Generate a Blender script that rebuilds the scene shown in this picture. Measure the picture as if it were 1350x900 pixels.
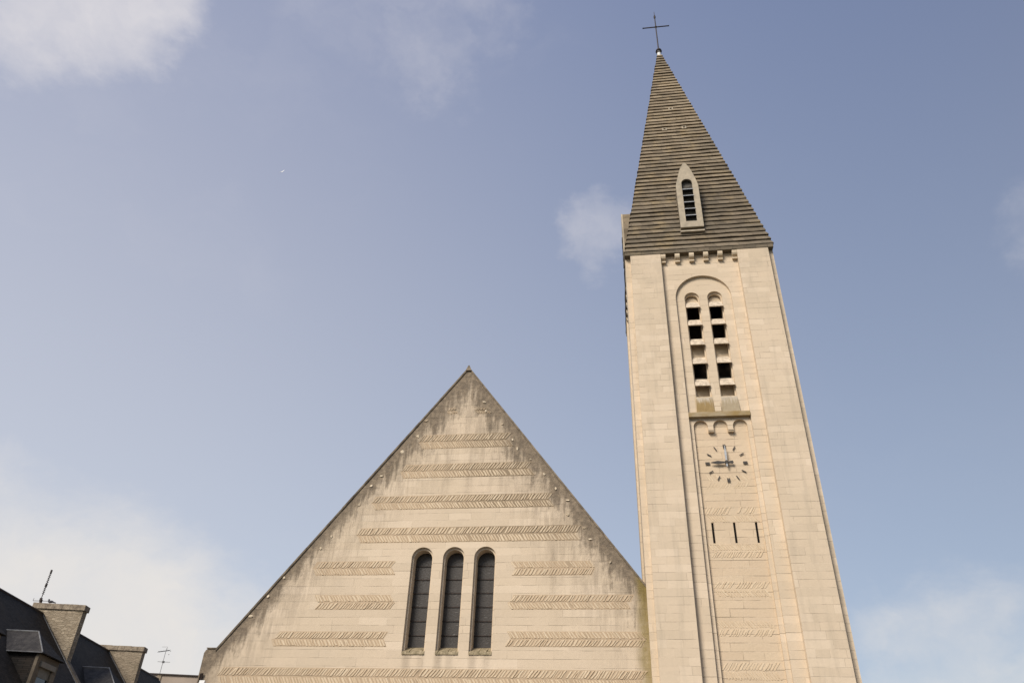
import bpy, bmesh, math, random
from mathutils import Vector, Matrix
from mathutils.geometry import tessellate_polygon
for o in list(bpy.data.objects): bpy.data.objects.remove(o)
random.seed(7)
R = math.radians
sc = bpy.context.scene
COL = sc.collection

# ------------------------------------------------------------------ camera
cam_d = bpy.data.cameras.new('camera'); cam = bpy.data.objects.new('camera', cam_d); COL.objects.link(cam)
cam_d.sensor_width = 36; cam_d.lens = 995/1350*36; cam_d.clip_end = 5000; cam_d.clip_start = 0.1
cr = Vector((0.99001331, 0.13691632, 0.03357939)); cu = Vector((0.04861133, -0.55514178, 0.83033399)); cf = Vector((-0.1323276, 0.82040936, 0.55625343))
M3 = Matrix((cr, cu, -cf)).transposed()
cam.matrix_world = Matrix.Translation((0, 0, 1.6)) @ M3.to_4x4()
sc.camera = cam

# ------------------------------------------------------------------ sky and sun
SUN_AZ, SUN_EL = 30, 38            # degrees left of the facade normal, elevation
sdir = Vector((-math.sin(R(SUN_AZ))*math.cos(R(SUN_EL)), -math.cos(R(SUN_AZ))*math.cos(R(SUN_EL)), math.sin(R(SUN_EL))))
w = bpy.data.worlds.new('World'); sc.world = w; w.use_nodes = True
nt = w.node_tree; nt.nodes.clear()

class G:
    """tiny expression helper for node trees"""
    def __init__(s, nt): s.nt = nt
    def n(s, t, **kw):
        x = s.nt.nodes.new(t)
        for k, v in kw.items(): setattr(x, k, v)
        return x
    def put(s, sock, v):
        if isinstance(v, bpy.types.NodeSocket): s.nt.links.new(v, sock)
        elif isinstance(v, (tuple, list)) and len(v) == 3 and sock.type == 'RGBA': sock.default_value = (*v, 1)
        else: sock.default_value = v
    def m(s, op, a, b=0.0, c=None):
        x = s.n('ShaderNodeMath', operation=op); s.put(x.inputs[0], a); s.put(x.inputs[1], b)
        if c is not None: s.put(x.inputs[2], c)
        return x.outputs[0]
    def add(s, a, b): return s.m('ADD', a, b)
    def mul(s, a, b): return s.m('MULTIPLY', a, b)
    def sub(s, a, b): return s.m('SUBTRACT', a, b)
    def mx(s, a, b): return s.m('MAXIMUM', a, b)
    def mn(s, a, b): return s.m('MINIMUM', a, b)
    def ramp(s, v, a, b, lo=0.0, hi=1.0):
        x = s.n('ShaderNodeMapRange', interpolation_type='SMOOTHSTEP')
        for i, q in enumerate((v, a, b, lo, hi)): s.put(x.inputs[i], q)
        return x.outputs[0]
    def mix(s, f, a, b, mode='MIX'):
        x = s.n('ShaderNodeMix', data_type='RGBA', blend_type=mode); s.put(x.inputs[0], f); s.put(x.inputs[6], a); s.put(x.inputs[7], b)
        return x.outputs[2]
    def xyz(s, x, y, z):
        n = s.n('ShaderNodeCombineXYZ'); s.put(n.inputs[0], x); s.put(n.inputs[1], y); s.put(n.inputs[2], z); return n.outputs[0]
    def sep(s, v):
        n = s.n('ShaderNodeSeparateXYZ'); s.put(n.inputs[0], v); return n.outputs
    def noise(s, v, scale, detail=4, rough=0.55, dist=0.0):
        n = s.n('ShaderNodeTexNoise'); s.put(n.inputs['Vector'], v); n.inputs['Scale'].default_value = scale
        n.inputs['Detail'].default_value = detail; n.inputs['Roughness'].default_value = rough; n.inputs['Distortion'].default_value = dist
        return n.outputs['Fac']
    def white(s, v):
        n = s.n('ShaderNodeTexWhiteNoise', noise_dimensions='3D'); s.put(n.inputs['Vector'], v); return n.outputs['Value']
    def vs(s, v, k):
        n = s.n('ShaderNodeVectorMath', operation='MULTIPLY'); s.put(n.inputs[0], v); n.inputs[1].default_value = k; return n.outputs[0]
    def dot(s, v, k):
        n = s.n('ShaderNodeVectorMath', operation='DOT_PRODUCT'); s.put(n.inputs[0], v); n.inputs[1].default_value = k; return n.outputs['Value']

g = G(nt)
sky = g.n('ShaderNodeTexSky', sky_type='NISHITA'); sky.sun_disc = False
sky.sun_elevation = R(SUN_EL); sky.sun_rotation = math.atan2(sdir.x, sdir.y)
sky.air_density = 1.0; sky.dust_density = 1.6; sky.ozone_density = 1.2; sky.altitude = 60
D = g.n('ShaderNodeTexCoord').outputs['Generated']
SKYK = 0.085
CL = 1/SKYK                       # cloud colours below are written as final radiance
dz = g.sep(D)[2]
left = g.dot(D, (-0.754, 0.546, 0.364))
ll = g.mx(left, .2)
def chan(a, b_, c, d): return g.mx(g.mul(g.add(g.add(a, g.mul(ll, b_)), g.add(g.mul(g.mx(dz, 0.0), c), g.mul(g.mul(ll, ll), d))), CL), .05)
# high thin veil and haze: brighter to the left and towards the horizon
hz = g.mix(.5, sky.outputs[0], g.xyz(chan(.6926, -.1417, -.4893, .5633), chan(.7284, .0397, -.5005, .3668), chan(.7575, .3041, -.3345, .1057)))
warp = g.n('ShaderNodeVectorMath', operation='ADD'); g.put(warp.inputs[0], D)
nz = g.n('ShaderNodeTexNoise'); g.put(nz.inputs['Vector'], D); nz.inputs['Scale'].default_value = 3.5; nz.inputs['Detail'].default_value = 6; nz.inputs['Roughness'].default_value = .6
g.put(warp.inputs[1], g.vs(nz.outputs['Color'], (.28, .28, .28)))
wv = warp.outputs[0]
nw = g.n('ShaderNodeTexNoise'); g.put(nw.inputs['Vector'], g.vs(D, (1, 1, 1.8))); nw.inputs['Scale'].default_value = 5.0; nw.inputs['Detail'].default_value = 7; nw.inputs['Roughness'].default_value = .62
ctr = g.n('ShaderNodeVectorMath', operation='SUBTRACT'); g.put(ctr.inputs[0], nw.outputs['Color']); ctr.inputs[1].default_value = (.5, .5, .5)
bwp = g.n('ShaderNodeVectorMath', operation='ADD'); g.put(bwp.inputs[0], D); g.put(bwp.inputs[1], g.vs(ctr.outputs[0], (.20, .20, .16)))
bwn = g.n('ShaderNodeVectorMath', operation='NORMALIZE'); g.put(bwn.inputs[0], bwp.outputs[0]); BW = bwn.outputs[0]
n1 = g.noise(g.vs(wv, (1, 1, 1.6)), 4.2, 8, .56)
n2 = g.noise(g.vs(wv, (1, 1, 1.0)), 9.0, 6, .6)
def blob(d, c0, c1, amp=1.0, str3=(1, 1, 1)):
    v = Vector(d).normalized()
    return g.mul(g.ramp(g.dot(BW, v), c0, c1), amp)
low = g.mx(blob((-.62, .78, .07), .942, .994, 1.0), blob((-.45, .89, .04), .964, .996, .95))
low = g.mx(low, blob((-.72, .67, .12), .955, .996, .90))
hi1 = blob((-.540, .375, .755), .986, 1.0, .95)
hi2 = blob((-.20, .530, .825), .990, 1.0, .46); hi2 = g.mx(hi2, blob((-.27, .50, .82), .988, 1.0, .34)); hi2 = g.mx(hi2, blob((-.36, .44, .82), .975, .998, .20))
rt = g.mx(blob((.375, .915, .12), .980, .999, .60), blob((.005, .742, .680), .9970, 1.0, .50))
rt = g.mx(rt, blob((.47, .66, .57), .993, .9995, .30))
msk = g.mx(g.mx(low, hi1), g.mx(hi2, rt))
cl = g.ramp(g.add(msk, g.mul(g.sub(n1, .5), 1.25)), .16, 1.15)
cl = g.mul(cl, g.ramp(msk, 0.0, 0.25))
cl = g.mul(cl, g.add(.50, g.mul(n2, .80)))
wisp = g.mul(g.ramp(g.noise(g.vs(wv, (1, 1, 2.2)), 2.6, 7, .6), .50, .82), g.ramp(left, .25, .9, .02, .12))
cl = g.mn(g.mx(cl, wisp), 1.0)
skyc = g.mix(cl, hz, g.mix(g.ramp(dz, .25, .7), (.80*CL, .77*CL, .74*CL), (.72*CL, .70*CL, .73*CL)))
bg = g.n('ShaderNodeBackground'); g.put(bg.inputs[0], skyc); bg.inputs[1].default_value = SKYK
g.nt.links.new(bg.outputs[0], g.n('ShaderNodeOutputWorld').inputs[0])

sl = bpy.data.lights.new('sun', 'SUN'); sl.energy = 4.15; sl.color = (1,.92,.82); sl.angle = R(24)
so = bpy.data.objects.new('sun', sl); COL.objects.link(so); so.rotation_euler = (-sdir).to_track_quat('-Z', 'Y').to_euler(); so.location = (0, 0, 80)
vs_ = sc.view_settings; vs_.view_transform = 'Standard'; vs_.look = 'None'; vs_.gamma = 1; vs_.exposure = 0.0
vs_.use_curve_mapping = False

# ------------------------------------------------------------------ materials
def newmat(name, rough=0.85):
    m = bpy.data.materials.new(name); m.use_nodes = True; m.node_tree.nodes.clear(); g = G(m.node_tree)
    b = g.n('ShaderNodeBsdfPrincipled'); b.inputs['Roughness'].default_value = rough
    b.inputs['Specular IOR Level'].default_value = .25
    g.nt.links.new(b.outputs[0], g.n('ShaderNodeOutputMaterial').inputs[0])
    return m, g, b
def bump(g, b, h, dist, strength=1.0):
    n = g.n('ShaderNodeBump'); n.inputs['Distance'].default_value = dist; n.inputs['Strength'].default_value = strength
    g.put(n.inputs['Height'], h); g.nt.links.new(n.outputs[0], b.inputs['Normal'])

ST_A, ST_B, ST_C = (.615, .50, .365), (.595, .485, .355), (.64, .525, .39)

def gable_grime(g, P, x, z):
    """dirt that runs down from the rakes, and streaks below particular stones"""
    dx = g.m('ABSOLUTE', g.add(x, 7.68))
    d = g.sub(g.sub(22.83, g.mul(dx, 1.349)), z)
    nA = g.noise(P, .9, 6, .62); nB = g.noise(g.vs(P, (2.6, 1, .32)), 1.3, 6, .65); nC = g.noise(P, 4.5, 5, .7)
    right = g.ramp(x, -7.7, -3.0, 0, 1)
    reach = g.add(g.add(1.35, g.mul(right, .65)), g.mul(g.ramp(z, 12.5, 20.0), 1.1))
    t = g.m('DIVIDE', d, g.mul(reach, g.add(.35, g.mul(nA, 1.35))))
    t = g.add(t, g.add(g.mul(g.sub(nC, .5), 1.0), g.mul(g.sub(nB, .5), 2.4)))
    edge = g.ramp(t, 1.25, .10)
    edge = g.mul(edge, g.add(.55, g.mul(nC, 1.35)))
    rim = g.mul(g.ramp(g.m('DIVIDE', d, g.add(.35, g.mul(nA, 1.5))), 1.15, .35), g.add(.55, g.mul(nC, 1.1)))
    edge = g.mx(edge, rim)
    far = g.mul(g.ramp(g.m('DIVIDE', d, g.add(g.mul(reach, 3.2), .9)), 1.0, .15), g.ramp(nB, .34, .66))
    def streak(x0, wd, z0, z1, a):
        sx = g.ramp(g.m('ABSOLUTE', g.sub(g.add(x, g.mul(g.sub(nA, .5), .45)), x0)), wd*1.35, 0.0)
        return g.mul(g.mul(sx, g.mul(g.ramp(z, z0-.6, z0+1.6), g.ramp(z, z1+.7, z1-.6))), g.mul(g.add(.05, g.mul(nC, .55)), g.mul(g.ramp(nB, .30, .62, .35, 1.5), a)))
    st = g.mx(streak(-8.45, .30, 15.2, 19.5, .85), streak(-7.30, .26, 15.0, 19.4, .70))
    st = g.mx(st, g.mx(streak(-3.15, .20, 10.2, 13.2, .95), streak(-5.9, .35, 15.4, 18.2, .45)))
    st = g.mx(st, g.mx(streak(-3.1, .12, 8.9, 11.0, .35), streak(-9.6, .18, 14.6, 17.6, .22)))
    for xx, a in ((-9.5, .42), (-8.85, .25), (-8.1, .5), (-7.6, .3), (-6.6, .42), (-6.0, .25)):
        st = g.mx(st, g.mul(g.mul(g.ramp(g.m('ABSOLUTE', g.sub(x, xx)), .26, .05), g.mul(g.ramp(z, 7.1, 8.2), g.ramp(z, 8.6, 8.45))), g.mul(g.add(.3, nC), a)))
    kn = g.mul(g.ramp(x, -17.0, -18.75), g.ramp(nA, .30, .62))        # patchy darker corner at the kneeler
    side = g.mul(g.ramp(g.add(x, g.mul(g.sub(nA, .5), .5)), .30, .72), g.ramp(z, 13.0, 9.0, .95, .8))
    return g.mn(g.mx(g.mx(g.mul(edge, .90), g.mul(far, .50)), g.mx(st, g.mul(kn, .75))), 1.0), g.mul(side, g.add(.35, nC)), nC

def ashlar(name, rh=.342, bw=.85, joint=.014, jdark=.70, var=.12, tones=(ST_A, ST_B, ST_C), grime=None, rough_bump=.006, zoff=0.0, blotch=.10, wander=.03, wfreq=.8):
    m, g, b = newmat(name)
    P = g.n('ShaderNodeNewGeometry').outputs['Position']; x, y, z = g.sep(P)
    # joints wander a little
    zz = g.add(g.add(z, zoff), g.mul(g.sub(g.noise(P, wfreq, 2), .5), wander))
    h = g.add(g.mul(x, .985), y)
    row = g.m('FLOOR', g.m('DIVIDE', zz, rh)); rr = g.white(g.xyz(row, 3.1, 7.7))
    uu = g.add(g.m('DIVIDE', h, g.mul(bw, g.add(.7, g.mul(rr, .7)))), g.mul(rr, 31.0))
    uu = g.add(uu, g.mul(g.m('SINE', g.mul(uu, 2.1)), .22))
    bid = g.m('FLOOR', uu); fr = g.m('FRACT', uu); fz = g.m('FRACT', g.m('DIVIDE', zz, rh))
    ex = g.mul(g.mn(fr, g.sub(1, fr)), bw); ez = g.mul(g.mn(fz, g.sub(1, fz)), rh)
    jv = g.ramp(ex, joint*.9, joint*.3); jh = g.ramp(ez, joint, joint*.3)
    vis = g.ramp(g.noise(g.vs(P, (.8, .8, 1.9)), 1.3, 4), .42, .64, .18, 1.0)
    jr = g.mul(g.mx(g.mul(jv, .65), jh), vis)
    r1 = g.white(g.xyz(row, bid, 1.0)); r2 = g.white(g.xyz(row, bid, 5.0))
    c = g.mix(g.ramp(r1, .35, .75), tones[0], tones[1]); c = g.mix(g.ramp(r2, .62, .95), c, tones[2])
    c = g.mix(1.0, c, g.xyz(*[g.add(1-var/2, g.mul(r2, var))]*3), 'MULTIPLY')
    big = g.noise(P, .35, 5, .6); fine = g.noise(P, 9.0, 6, .7)
    k = g.add(g.add(1-blotch, g.mul(big, blotch*2)), g.mul(g.sub(fine, .5), .16))
    c = g.mix(1.0, c, g.xyz(k, k, g.mul(k, g.add(.97, g.mul(big, .06)))), 'MULTIPLY')
    c = g.mix(g.mul(jr, 1-jdark), c, (.13, .095, .06))
    light = g.mul(g.mul(jh, g.ramp(g.noise(P, .45, 3), .52, .62)), .35)        # repointed stretches
    c = g.mix(light, c, (.68, .58, .45)); c = g.mix(g.mul(g.ramp(g.noise(g.vs(P, (1, 1, 3.0)), .55, 5, .65), .52, .72), .22), c, (.50, .42, .32))
    hgt = g.add(g.mul(jr, -.8), g.add(g.mul(fine, .55), g.mul(r1, .35)))
    if grime == 'gable':
        gr, moss, nC = gable_grime(g, P, x, z)
        c = g.mix(g.mul(gr, .92), c, g.mix(g.ramp(nC, .30, .70), (.095, .074, .054), (.25, .195, .135)))
        c = g.mix(moss, c, (.20, .15, .035))
        hgt = g.add(hgt, g.mul(g.mul(gr, g.noise(P, 3.2, 8, .75)), 5.0))
    if grime == 'tower':
        nB = g.noise(g.vs(P, (2.2, 2.2, .22)), 1.1, 6, .65)
        t = g.mul(g.ramp(nB, .48, .72), .26)
        up = g.mul(g.mul(g.ramp(z, 23, 29), g.ramp(g.noise(P, .9, 5, .6), .45, .65)), .22)
        c = g.mix(g.mx(t, up), c, (.30, .26, .20))
    if grime == 'belfry':
        nB = g.noise(g.vs(P, (7, 7, .5)), 1.2, 6, .65)
        t = g.mul(g.mul(g.ramp(z, 20.75, 20.05), g.ramp(z, 19.3, 19.6)), g.ramp(nB, .40, .60))
        lx = g.sub(x, 4.93); a = g.m('ABSOLUTE', g.sub(g.m('ABSOLUTE', lx), .60))
        t = g.mul(t, g.ramp(a, .50, .36))
        c = g.mix(g.mul(t, .8), c, g.mix(g.ramp(g.add(lx, 0), -.4, .4), (.32, .22, .06), (.30, .26, .19)))
    g.put(b.inputs['Base Color'], c); bump(g, b, hgt, rough_bump*2.0, 1.0)
    return m

M = {}
M['gable'] = ashlar('limestone gable', bw=1.6, grime='gable', jdark=.66, joint=.011, var=.05)
M['tower'] = ashlar('limestone tower', bw=.85, grime='tower', jdark=.74, joint=.010, var=.05, blotch=.14)
M['panel'] = ashlar('limestone panel', bw=1.3, jdark=.62, joint=.012, tones=((.59, .465, .325), (.61, .485, .34), (.575, .455, .32)), var=.06, blotch=.12, rough_bump=.012)
M['belfry'] = ashlar('limestone belfry', bw=1.6, jdark=.72, grime='belfry', var=.05)
M['frame'] = ashlar('limestone bay frame', bw=1.9, jdark=.62, var=.06)
M['house'] = ashlar('house wall stone', rh=.28, bw=.55, jdark=.5, tones=((.15, .122, .088), (.13, .106, .076), (.17, .14, .10)), blotch=.2)
M['plaster'] = ashlar('weathered plaster', rh=.6, bw=2.0, jdark=.9, tones=((.42, .35, .28), (.38, .31, .25), (.42, .33, .27)), blotch=.28)

def simple(name, c1, c2, scale=3.0, rough=.85, bd=.004, bs=None, metal=0.0, island=0.0, streak=None):
    m, g, b = newmat(name, rough)
    P = g.n('ShaderNodeNewGeometry').outputs['Position']
    pv = g.vs(P, streak) if streak else P
    c = g.mix(g.ramp(g.noise(pv, scale, 6, .65), .30, .70), c1, c2)
    if island:
        ri = g.n('ShaderNodeNewGeometry').outputs['Random Per Island']
        k = g.add(1-island/2, g.mul(ri, island)); c = g.mix(1.0, c, g.xyz(k, k, k), 'MULTIPLY')
    g.put(b.inputs['Base Color'], c); b.inputs['Metallic'].default_value = metal
    bump(g, b, g.noise(P, bs or scale*6, 5, .65), bd)
    return m
def herringmat():
    m, g, b = newmat('herringbone rubble')
    P = g.n('ShaderNodeNewGeometry').outputs['Position']; x, y, z = g.sep(P)
    ri = g.n('ShaderNodeNewGeometry').outputs['Random Per Island']
    c = g.mix(ri, (.575, .45, .305), (.65, .53, .375))
    k = g.add(.86, g.mul(g.noise(P, 6, 5, .7), .3)); c = g.mix(1.0, c, g.xyz(k, k, k), 'MULTIPLY')
    # the band weathers with the wall around it
    gr, moss, nC = gable_grime(g, P, x, z)
    gr = g.mul(gr, g.ramp(x, .95, .9)); moss = g.mul(moss, g.ramp(x, .95, .9))
    c = g.mix(g.mul(gr, .80), c, g.mix(nC, (.14, .11, .08), (.30, .24, .17)))
    c = g.mix(moss, c, (.20, .15, .035))
    g.put(b.inputs['Base Color'], c); bump(g, b, g.noise(P, 14, 5, .7), .012)
    return m
M['herring'] = herringmat()
def mortarmat():
    m, g, b = newmat('band mortar')
    P = g.n('ShaderNodeNewGeometry').outputs['Position']; x, y, z = g.sep(P)
    n = g.noise(P, 1.4, 5, .6)
    k = g.mul(g.mul(g.ramp(z, 12.6, 14.2), g.ramp(g.add(x, g.mul(n, 3.0)), -8.5, -4.5)), g.ramp(x, .9, .8))
    k = g.mx(g.mul(k, .9), g.mul(g.ramp(n, .50, .66), .35))
    c = g.mix(k, (.46, .35, .235), (.25, .19, .125))  # mortar darkened so its colour carries the shadow between the stones
    g.put(b.inputs['Base Color'], c); return m
M['mortar'] = mortarmat()
def rubblewall(name, tones, blotch=.3):
    m, g, b = newmat(name)
    P = g.n('ShaderNodeNewGeometry').outputs['Position']
    pv = g.vs(P, (4.0, 4.0, 9.5))
    v = g.n('ShaderNodeTexVoronoi', feature='F1'); g.put(v.inputs['Vector'], pv); v.inputs['Scale'].default_value = 1
    e = g.n('ShaderNodeTexVoronoi', feature='DISTANCE_TO_EDGE'); g.put(e.inputs['Vector'], pv); e.inputs['Scale'].default_value = 1
    rr = g.sep(v.outputs['Color'])[0]; big = g.noise(P, 1.0, 6, .65); fine = g.noise(P, 12, 5, .7)
    c = g.mix(rr, tones[0], tones[1]); c = g.mix(g.ramp(big, .45, .7), c, tones[2])
    k = g.add(1-blotch*.5, g.mul(fine, blotch)); c = g.mix(1.0, c, g.xyz(k, k, k), 'MULTIPLY')
    ed = g.ramp(e.outputs['Distance'], .10, .02)
    c = g.mix(g.mul(ed, .12), c, (.12, .095, .065))
    g.put(b.inputs['Base Color'], c); bump(g, b, g.add(g.mul(ed, -.5), g.add(fine, rr)), .02); return m
M['carved'] = simple('dressed limestone', (.54, .44, .31), (.62, .51, .37), 1.5, bd=.004)
M['reveal'] = simple('weathered window reveal stone', (.50, .40, .28), (.58, .47, .335), 1.5)
M['sill'] = simple('lichened sill stone', (.17, .14, .08), (.42, .34, .22), 5, bd=.03)
M['mossy'] = simple('algae stained stone', (.30, .20, .07), (.50, .42, .29), 7.0, streak=(1.6, 1.6, .14), bd=.01)
M['ledge'] = simple('stained ledge stone', (.27, .185, .07), (.36, .29, .19), 1.3, bd=.012)
M['louver'] = simple('louvre slab concrete', (.40, .33, .25), (.66, .56, .43), 3.5, bd=.012, streak=(1.6, 1.6, .9))
M['coping'] = simple('coping stone', (.11, .09, .068), (.28, .225, .16), 2.2, bd=.02)
M['chimney'] = rubblewall('chimney rubble stone', ((.30, .24, .165), (.43, .355, .255), (.24, .19, .13)), .5)
M['chimney2'] = rubblewall('chimney weathered stone', ((.30, .24, .17), (.36, .295, .21), (.22, .18, .125)), .5)
M['party'] = rubblewall('party wall stone', ((.15, .125, .095), (.20, .165, .12), (.11, .09, .07)), .4)
M['wood'] = simple('dark belfry timber', (.03, .02, .014), (.07, .048, .033), 4)
M['iron'] = simple('dark painted iron', (.018, .014, .012), (.05, .032, .024), 9, rough=.55)
M['bronze'] = simple('dark clock metal', (.03, .027, .025), (.09, .08, .07), 22, rough=.5)
M['pale_metal'] = simple('weathered pale metal', (.33, .35, .37), (.48, .50, .52), 9, rough=.45)
M['zinc'] = simple('zinc sheet', (.14, .14, .14), (.24, .24, .24), 5, rough=.5, metal=.3)
M['white'] = simple('pale painted metal', (.66, .66, .64), (.78, .78, .76), 6, rough=.5)
M['blindbox'] = simple('beige blind box', (.20, .175, .135), (.25, .215, .17), 5, rough=.6)
M['black'] = simple('black opening', (.004, .004, .004), (.008, .007, .006), 3)
M['antenna'] = simple('dull aluminium antenna', (.10, .10, .10), (.2, .2, .2), 9, rough=.5)
M['louver_dark'] = simple('dark dormer infill', (.055, .05, .045), (.12, .11, .095), 6)
M['dormer_stone'] = simple('grey dormer stone', (.33, .285, .215), (.46, .39, .29), 2.2, bd=.012)
M['rubble'] = simple('broken pale stone', (.50, .41, .29), (.70, .60, .45), 3, island=.3, bd=.02)
M['bird_white'] = simple('white feathers', (.75, .75, .75), (.85, .85, .85), 9)
M['bird_grey'] = simple('dark grey feathers', (.03, .03, .035), (.09, .09, .10), 30)
M['shutter'] = simple('grey shutter paint', (.16, .145, .12), (.20, .185, .155), 3, rough=.6)

def sillmat():
    m, g, b = newmat('algae streaked sill')
    P = g.n('ShaderNodeNewGeometry').outputs['Position']; x, y, z = g.sep(P)
    st = g.noise(g.vs(P, (9, 9, .5)), 1.4, 5, .6); n2 = g.noise(P, 5, 5, .7)
    k = g.ramp(g.add(z, g.mul(g.sub(st, .5), 1.2)), 20.35, 19.95)
    c = g.mix(n2, (.36, .31, .24), (.60, .52, .41))
    oc = g.mix(n2, (.19, .12, .035), (.34, .235, .09)); gr = g.mix(n2, (.26, .20, .12), (.42, .35, .24))
    c = g.mix(g.mul(k, .9), c, g.mix(g.ramp(x, 4.6, 5.3), oc, gr))
    g.put(b.inputs['Base Color'], c); bump(g, b, st, .02)
    return m
M['mossy'] = sillmat()
def slate():
    m, g, b = newmat('slate roof', .75); b.inputs['Specular IOR Level'].default_value = .08
    P = g.n('ShaderNodeNewGeometry').outputs['Position']; x, y, z = g.sep(P)
    row = g.m('FLOOR', g.m('DIVIDE', z, .085)); h = g.add(g.mul(x, .2), y)
    uu = g.add(g.m('DIVIDE', h, .24), g.mul(g.m('FRACT', g.mul(row, .5)), 1.0)); r = g.white(g.xyz(row, g.m('FLOOR', uu), 2.0))
    fz = g.m('FRACT', g.m('DIVIDE', z, .085)); fu = g.m('FRACT', uu)
    c = g.mix(r, (.020, .018, .016), (.034, .030, .027))
    c = g.mix(g.mul(g.ramp(g.noise(P, .7, 5), .5, .75), .5), c, (.055, .040, .028))
    c = g.mix(g.ramp(g.mn(fz, g.mul(g.mn(fu, g.sub(1, fu)), 3.0)), .14, .02), c, (.012, .012, .012))
    g.put(b.inputs['Base Color'], c); bump(g, b, g.add(g.mul(fz, -1.0), g.mul(r, .5)), .012)
    return m
M['slate'] = slate()
def slatelight():
    m, g, b = newmat('sunlit dormer slate', .6)
    P = g.n('ShaderNodeNewGeometry').outputs['Position']
    c = g.mix(g.ramp(g.noise(P, 3.0, 7, .7), .4, .7), (.028, .025, .023), (.066, .060, .054))  # slate lightened: sunlit tone of the dormer side slopes put into the colour
    g.put(b.inputs['Base Color'], c); bump(g, b, g.noise(P, 9, 6, .7), .03)
    return m
M['slate_sunlit'] = slatelight()

def spiremat():
    m, g, b = newmat('spire stone courses', .9)
    P = g.n('ShaderNodeNewGeometry').outputs['Position']; x, y, z = g.sep(P)
    dzr = 22.97/60; row = g.m('FLOOR', g.m('DIVIDE', g.sub(z, 29.63), dzr)); fz = g.m('FRACT', g.m('DIVIDE', g.sub(z, 29.63), dzr))
    uu = g.add(g.m('DIVIDE', g.add(x, y), .62), g.mul(g.white(g.xyz(row, 2, 2)), 9.0)); r = g.white(g.xyz(row, g.m('FLOOR', uu), 2.0)); fu = g.m('FRACT', uu)
    lich = g.noise(P, 1.1, 6, .65); sp = g.noise(P, 7.0, 6, .75); big = g.noise(P, .5, 4)
    rw = g.white(g.xyz(row, 4, 9)); c = g.mix(g.mul(g.add(r, rw), .5), (.155, .12, .080), (.35, .28, .19))
    c = g.mix(g.ramp(z, 31, 43), g.mix(g.mul(g.add(r, rw), .5), (.105, .084, .058), (.225, .182, .128)), c)
    c = g.mix(g.mul(g.ramp(lich, .50, .68), .35), c, (.38, .28, .14))
    c = g.mix(g.mul(g.ramp(sp, .50, .72), .65), c, (.095, .08, .058))
    c = g.mix(g.mul(g.ramp(g.noise(P, 11, 5, .7), .60, .75), .55), c, (.52, .45, .32))
    c = g.mix(g.mul(g.ramp(big, .48, .66), .35), c, (.11, .10, .08))
    # soft dormer shadow on its right side, painted into the stone colour
    lx = g.sub(x, 5.45); dorm_shade = g.mul(g.mul(g.ramp(lx, -.1, .15), g.ramp(lx, 2.2, .2)), g.mul(g.ramp(z, 30.6, 31.6), g.ramp(z, 36.2, 34.0)))
    c = g.mix(g.mul(dorm_shade, .45), c, (.09, .08, .065))
    c = g.mix(g.ramp(g.mn(fu, g.sub(1, fu)), .03, .005, 0, .5), c, (.05, .04, .03))
    g.put(b.inputs['Base Color'], c); bump(g, b, g.add(g.mul(sp, 1.0), g.mul(r, .8)), .03)
    return m
M['spire'] = spiremat()

def glassmat():
    m, g, b = newmat('leaded glazing behind mesh', .42)
    P = g.n('ShaderNodeNewGeometry').outputs['Position']; x, y, z = g.sep(P)
    v = g.n('ShaderNodeTexVoronoi', feature='DISTANCE_TO_EDGE'); g.put(v.inputs['Vector'], P); v.inputs['Scale'].default_value = 7.5
    ln = g.ramp(v.outputs['Distance'], .06, .01)
    c = g.mix(g.noise(P, 5, 6, .7), (.020, .017, .015), (.055, .047, .040))
    c = g.mix(g.mul(ln, .6), c, (.09, .08, .068))
    g.put(b.inputs['Base Color'], c); bump(g, b, g.add(ln, g.noise(P, 20, 3)), .004); b.inputs['Specular IOR Level'].default_value = .35
    return m
M['glazing'] = glassmat()
def windowglass():
    m, g, b = newmat('house window glass', .12); b.inputs['Base Color'].default_value = (.02, .025, .03, 1); b.inputs['Specular IOR Level'].default_value = .6
    return m
M['pane'] = windowglass()
def groundmat(name, a, c2, paver=None):
    m, g, b = newmat(name)
    P = g.n('ShaderNodeNewGeometry').outputs['Position']
    c = g.mix(g.noise(P, .4, 8, .65), a, c2); c = g.mix(g.mul(g.noise(P, 30, 3), .4), c, tuple(t*.6 for t in a))
    if paver:
        t = g.n('ShaderNodeTexBrick'); g.put(t.inputs['Vector'], P); t.inputs['Scale'].default_value = 1; t.inputs['Brick Width'].default_value = paver; t.inputs['Row Height'].default_value = paver/2; t.inputs['Mortar Size'].default_value = .01
        t.inputs['Color1'].default_value = (1, 1, 1, 1); t.inputs['Color2'].default_value = (.85, .85, .85, 1); t.inputs['Mortar'].default_value = (.4, .4, .4, 1)
        c = g.mix(1.0, c, t.outputs['Color'], 'MULTIPLY')
    g.put(b.inputs['Base Color'], c); bump(g, b, g.noise(P, 40, 4), .01)
    return m
M['asphalt'] = groundmat('asphalt', (.05, .05, .05), (.07, .068, .065))
M['paving'] = groundmat('stone paving', (.30, .26, .21), (.36, .32, .26), .6)
M['gravel'] = groundmat('ground earth', (.16, .14, .10), (.10, .12, .06))

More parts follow.
